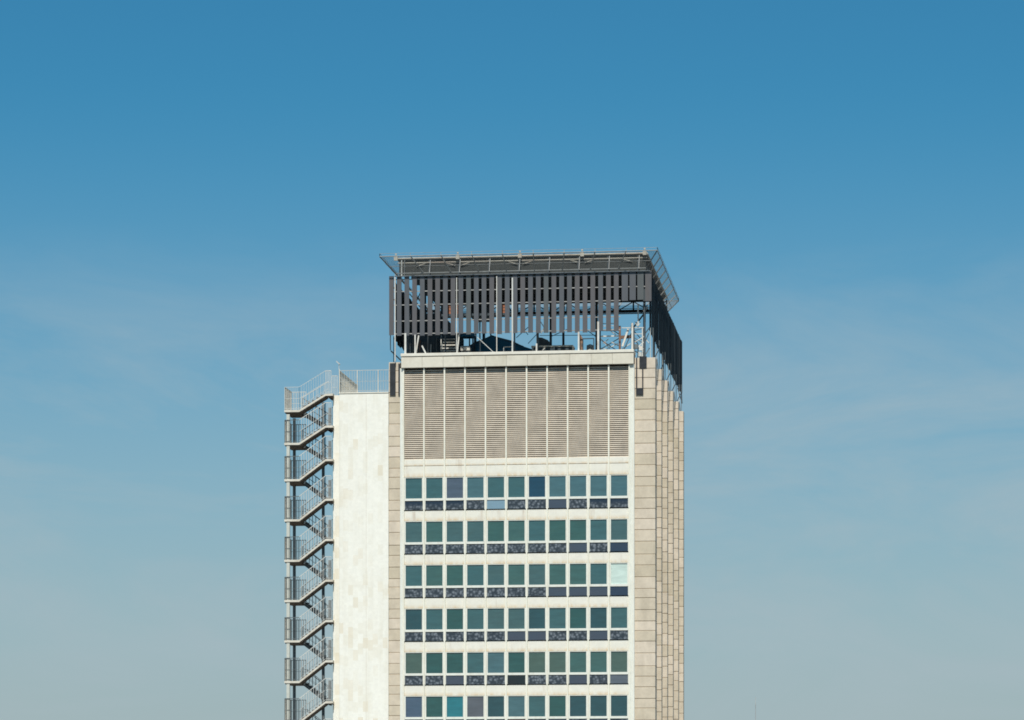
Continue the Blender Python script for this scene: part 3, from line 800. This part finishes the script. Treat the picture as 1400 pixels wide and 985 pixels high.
# guard rail
t = thing('guard_rail', P(690, 484, 2.6), 'bent white pipe guard rail in front of the navy tent', 'guard rail')
gr = MB(); p = [P(688.2, 486, 2.6), P(688.6, 475.0, 2.6), P(700, 474.0, 2.6), P(700, 486, 2.6)]
for i in range(3): gr.tube(p[i], p[i+1], .035, 8)
gr.build('pipe', M['rail'], t)
# brown board and tank
t = thing('access_door', P(793.5, 482, 3), 'narrow brown weathered door standing open beside a white post', 'door')
pts = [(791.9, 484), (792.2, 456.5), (796.2, 461.5), (796.4, 484)]
MB().prism([(P(x, y, 3).x, P(x, y, 3).z) for x, y in pts], 3, 3.08).build('leaf', M['brown'], t)
MB().box(U(795.6,3) - .03, U(795.6,3) + .03, 2.93, 2.998, P(795, 473, 3).z, P(795, 470, 3).z).build('handle', M['dark_steel'], t)
t = thing('water_tank', P(806, 484, 5), 'pale grey cylindrical water tank behind the cornice near the scaffold', 'tank')
pc = P(806, 484, 5); r_ = (U(811, 5) - U(801.5, 5)) / 2
MB().tube((pc.x, 5.4, zr_), (pc.x, 5.4, P(806, 471.5, 5).z), r_, 18).build('tank_body', M['pale_metal'], t)
MB().tube((pc.x, 5.4, P(806, 471.5, 5).z), (pc.x, 5.4, P(806, 470, 5).z), r_ * .96, 18, r2=r_ * .3).build('lid', M['pale_metal'], t)
t = thing('pipe_frame', P(812, 484, 4.6), 'dark pipe frame standing over the pale water tank', 'pipe frame')
fr = MB(); p = [P(797, 485, 4.6), P(797, 463.5, 4.6), P(811.8, 463.0, 4.6), P(811.8, 485, 4.6)]
for i in range(3): fr.bar(p[i], p[i+1], .07)
fr.build('pipe', M['dark_steel'], t)
# scaffold with crossed braces
t = thing('scaffold', P(835, 482, 2), 'rusty steel scaffold frame with crossed braces near the right corner of the roof', 'scaffold')
def sc(name, a, b, w, m, par=t): return MB().bar(P(*a), P(*b), w).build(name, M[m], par)
sc('post', (820.6, 484, 1.6), (820.6, 450, 1.6), .09, 'dark_steel'); sc('post', (847.4, 484, 1.6), (847.4, 446, 1.6), .15, 'rust_steel')
sc('rail', (820, 460.2, 1.6), (847, 459.6, 1.6), .09, 'rail'); sc('rail', (821, 452.5, 2.6), (848, 452, 2.6), .05, 'grey_shade'); sc('rail', (824, 442.7, 2.6), (841, 442.4, 2.6), .05, 'dark_steel'); sc('rail', (824, 446, 2.6), (845, 445.5, 2.6), .04, 'rail')
for a, b, m in (((821,463),(834,477),'rail'), ((821,478),(846,463),'grey_shade'), ((828,478),(845,470),'rail'), ((823,466),(844,480),'rust_steel'), ((822,476),(836,480),'rail'), ((832,448),(846,457),'dark_steel'), ((834,452),(842,458),'white_steel'), ((836,468),(846,473),'white_steel'), ((824,470),(832,464),'pale_metal')):
    sc('brace', (*a, 1.8), (*b, 1.9), .06, m)
sc('shelf', (848, 461.5, 2.0), (863, 460.5, 2.0), .22, 'rust_steel')
sc('brace', (859, 450, 1.5), (851, 474, 1.5), .14, 'white_steel'); sc('brace', (863, 456, 1.7), (853, 479, 1.7), .06, 'dark_steel'); sc('brace', (850, 478, 1.8), (862, 470, 1.8), .06, 'rail')
# lattice mast
t = thing('lattice_mast', P(873, 486, 1.2), 'pale steel lattice mast at the right front corner under the helideck', 'mast')
for px, y0, y1, w, m in ((864.6, 484, 442, .13, 'white_steel'), (866.8, 486, 448, .09, 'dark_steel'), (881.6, 492, 420, .13, 'dark_steel'), (872.4, 446, 416, .09, 'white_steel'), (878.4, 488, 449, .08, 'rail')):
    sc('leg', (px, y0, 1.2), (px, y1, 1.2), w, m, t)
for a, b, m, w in (((850,448.6),(880,448.2),'rail',.06), ((866,457),(879,456.6),'rail',.05), ((868,468),(881,460),'white_steel',.06), ((868,452),(880,449),'dark_steel',.05), ((867,462),(880,470),'grey_shade',.06), ((868,478),(880,468),'rail',.07), ((867,472),(881,482),'dark_steel',.06), ((867,476),(880,477),'white_steel',.05),
                   ((881,470),(887,456),'dark_steel',.07), ((881,458),(888,448),'dark_steel',.07), ((881,462),(888,470),'rail',.06), ((882,486),(888,476),'grey_shade',.07), ((868,480),(884,490),'dark_steel',.06), ((880,426),(886,420),'white_steel',.12), ((866,464),(872,470),'dark_steel',.08), ((872,470),(872.5,484),'dark_steel',.08), ((872.5,484),(871,497),'dark_steel',.08), ((863,452),(864,442),'dark_steel',.1), ((872,447),(868,440),'rail',.05), ((872,447),(876,440),'rail',.05)):
    sc('brace', (*a, 1.25), (*b, 1.3), w, m, t)
for px, py, m in ((876, 476.5, 'white_steel'), (875, 484.5, 'pale_metal'), (870, 474, 'grey_shade')):
    p = P(px, py, 1.1); MB().box(p.x - .12, p.x + .12, 1.0, 1.2, p.z - .16, p.z + .16).build('junction_box', M[m], t)

# thin far mast low on the right
mp_ = P(1033, 953, 260)
t = thing('radio_mast', (mp_.x, 260, 0), 'thin faint mast standing alone far off at the right', 'mast')
MB().tube((mp_.x, 260, 0), (mp_.x, 260, mp_.z - 1.2), .05, 6, r2=.04).build('pole', M['rail_grey'], t)
MB().tube((mp_.x, 260, mp_.z - 1.2), (mp_.x, 260, mp_.z), .05, 6, r2=.03).build('tip', M['pale_metal'], t)

# ------------------------------------------------------------------ light, sky, camera
ELEV, AZ = math.radians(50), math.radians(4.5)      # sun in front of the facade, a touch to the right
d = Vector((math.sin(AZ) * math.cos(ELEV), -math.cos(AZ) * math.cos(ELEV), math.sin(ELEV)))
sun = bpy.data.lights.new('sun', 'SUN'); sun.energy = 4.3; sun.angle = math.radians(.5); sun.color = (1, .95, .855)
so = bpy.data.objects.new('sun', sun); COL.objects.link(so)
so.rotation_euler = (-d).to_track_quat('-Z', 'Y').to_euler(); so.location = d * 100
w = bpy.data.worlds.new('World'); S.world = w; w.use_nodes = True
nt = w.node_tree; nt.nodes.clear(); N = nt.nodes.new; L = nt.links.new
out = N('ShaderNodeOutputWorld'); bg = N('ShaderNodeBackground'); L(bg.outputs[0], out.inputs[0])
sky = N('ShaderNodeTexSky'); sky.sky_type = 'NISHITA'; sky.sun_disc = False
sky.sun_elevation = ELEV; sky.sun_rotation = math.atan2(d.x, d.y); sky.altitude = 100
sky.air_density = 1.0; sky.dust_density = .6; sky.ozone_density = 3.0
bg.inputs[1].default_value = .075
# thin cirrus and low haze, laid out by true direction
tc = N('ShaderNodeTexCoord'); sep = N('ShaderNodeSeparateXYZ'); L(tc.outputs['Generated'], sep.inputs[0])
hs = N('ShaderNodeHueSaturation'); L(sky.outputs[0], hs.inputs['Color'])
hs.inputs['Saturation'].default_value = 1.25; hs.inputs['Hue'].default_value = .49
ga = N('ShaderNodeMix'); ga.data_type = 'RGBA'; ga.blend_type = 'MULTIPLY'; ga.inputs[0].default_value = 1; L(hs.outputs[0], ga.inputs[6]); ga.inputs[7].default_value = (.50, 1.0, 1.06, 1)
mr = N('ShaderNodeMapRange'); mr.interpolation_type = 'SMOOTHSTEP'; mr.inputs[1].default_value = .0; mr.inputs[2].default_value = .235; mr.inputs[3].default_value = .82; mr.inputs[4].default_value = 0
L(sep.outputs[2], mr.inputs[0])
mp = N('ShaderNodeMapping'); mp.inputs['Scale'].default_value = (9, 9, 26); mp.inputs['Rotation'].default_value = (.0, .32, .0); mp.inputs['Location'].default_value = (2.6, 1.2, .7)
L(tc.outputs['Generated'], mp.inputs[0])
nz = N('ShaderNodeTexNoise'); nz.inputs['Scale'].default_value = 1.0; nz.inputs['Detail'].default_value = 8; nz.inputs['Roughness'].default_value = .62; nz.inputs['Distortion'].default_value = .6
L(mp.outputs[0], nz.inputs[0])
cr = N('ShaderNodeMapRange'); cr.inputs[1].default_value = .40; cr.inputs[2].default_value = .68; cr.inputs[3].default_value = 0; cr.inputs[4].default_value = .55
L(nz.outputs[0], cr.inputs[0])
fade = N('ShaderNodeMapRange'); fade.inputs[1].default_value = .19; fade.inputs[2].default_value = .135; L(sep.outputs[2], fade.inputs[0])
cm = N('ShaderNodeMath'); cm.operation = 'MULTIPLY'; L(cr.outputs[0], cm.inputs[0]); L(fade.outputs[0], cm.inputs[1])
h1 = N('ShaderNodeMix'); h1.data_type = 'RGBA'; L(mr.outputs[0], h1.inputs[0]); L(ga.outputs[2], h1.inputs[6]); h1.inputs[7].default_value = (5.3, 5.85, 6.4, 1)
h2 = N('ShaderNodeMix'); h2.data_type = 'RGBA'; L(cm.outputs[0], h2.inputs[0]); L(h1.outputs[2], h2.inputs[6]); h2.inputs[7].default_value = (5.2, 6.45, 7.05, 1)
L(h2.outputs[2], bg.inputs[0])

cam = bpy.data.cameras.new('camera'); co = bpy.data.objects.new('camera', cam); COL.objects.link(co)
co.location = (CU, CV, EYE); co.rotation_euler = (math.radians(90), 0, TH)
cam.sensor_width = 36; cam.lens = FPX / 1400 * 36
cam.shift_y = (HY - 492.5) / 1400; cam.shift_x = 0
cam.clip_start = 1; cam.clip_end = 20000
S.camera = co
S.view_settings.view_transform = 'Standard'; S.view_settings.look = 'None'; S.view_settings.exposure = 0; S.view_settings.gamma = 1
S.cycles.filter_width = 1.75
S.render.resolution_x = 1024; S.render.resolution_y = 720
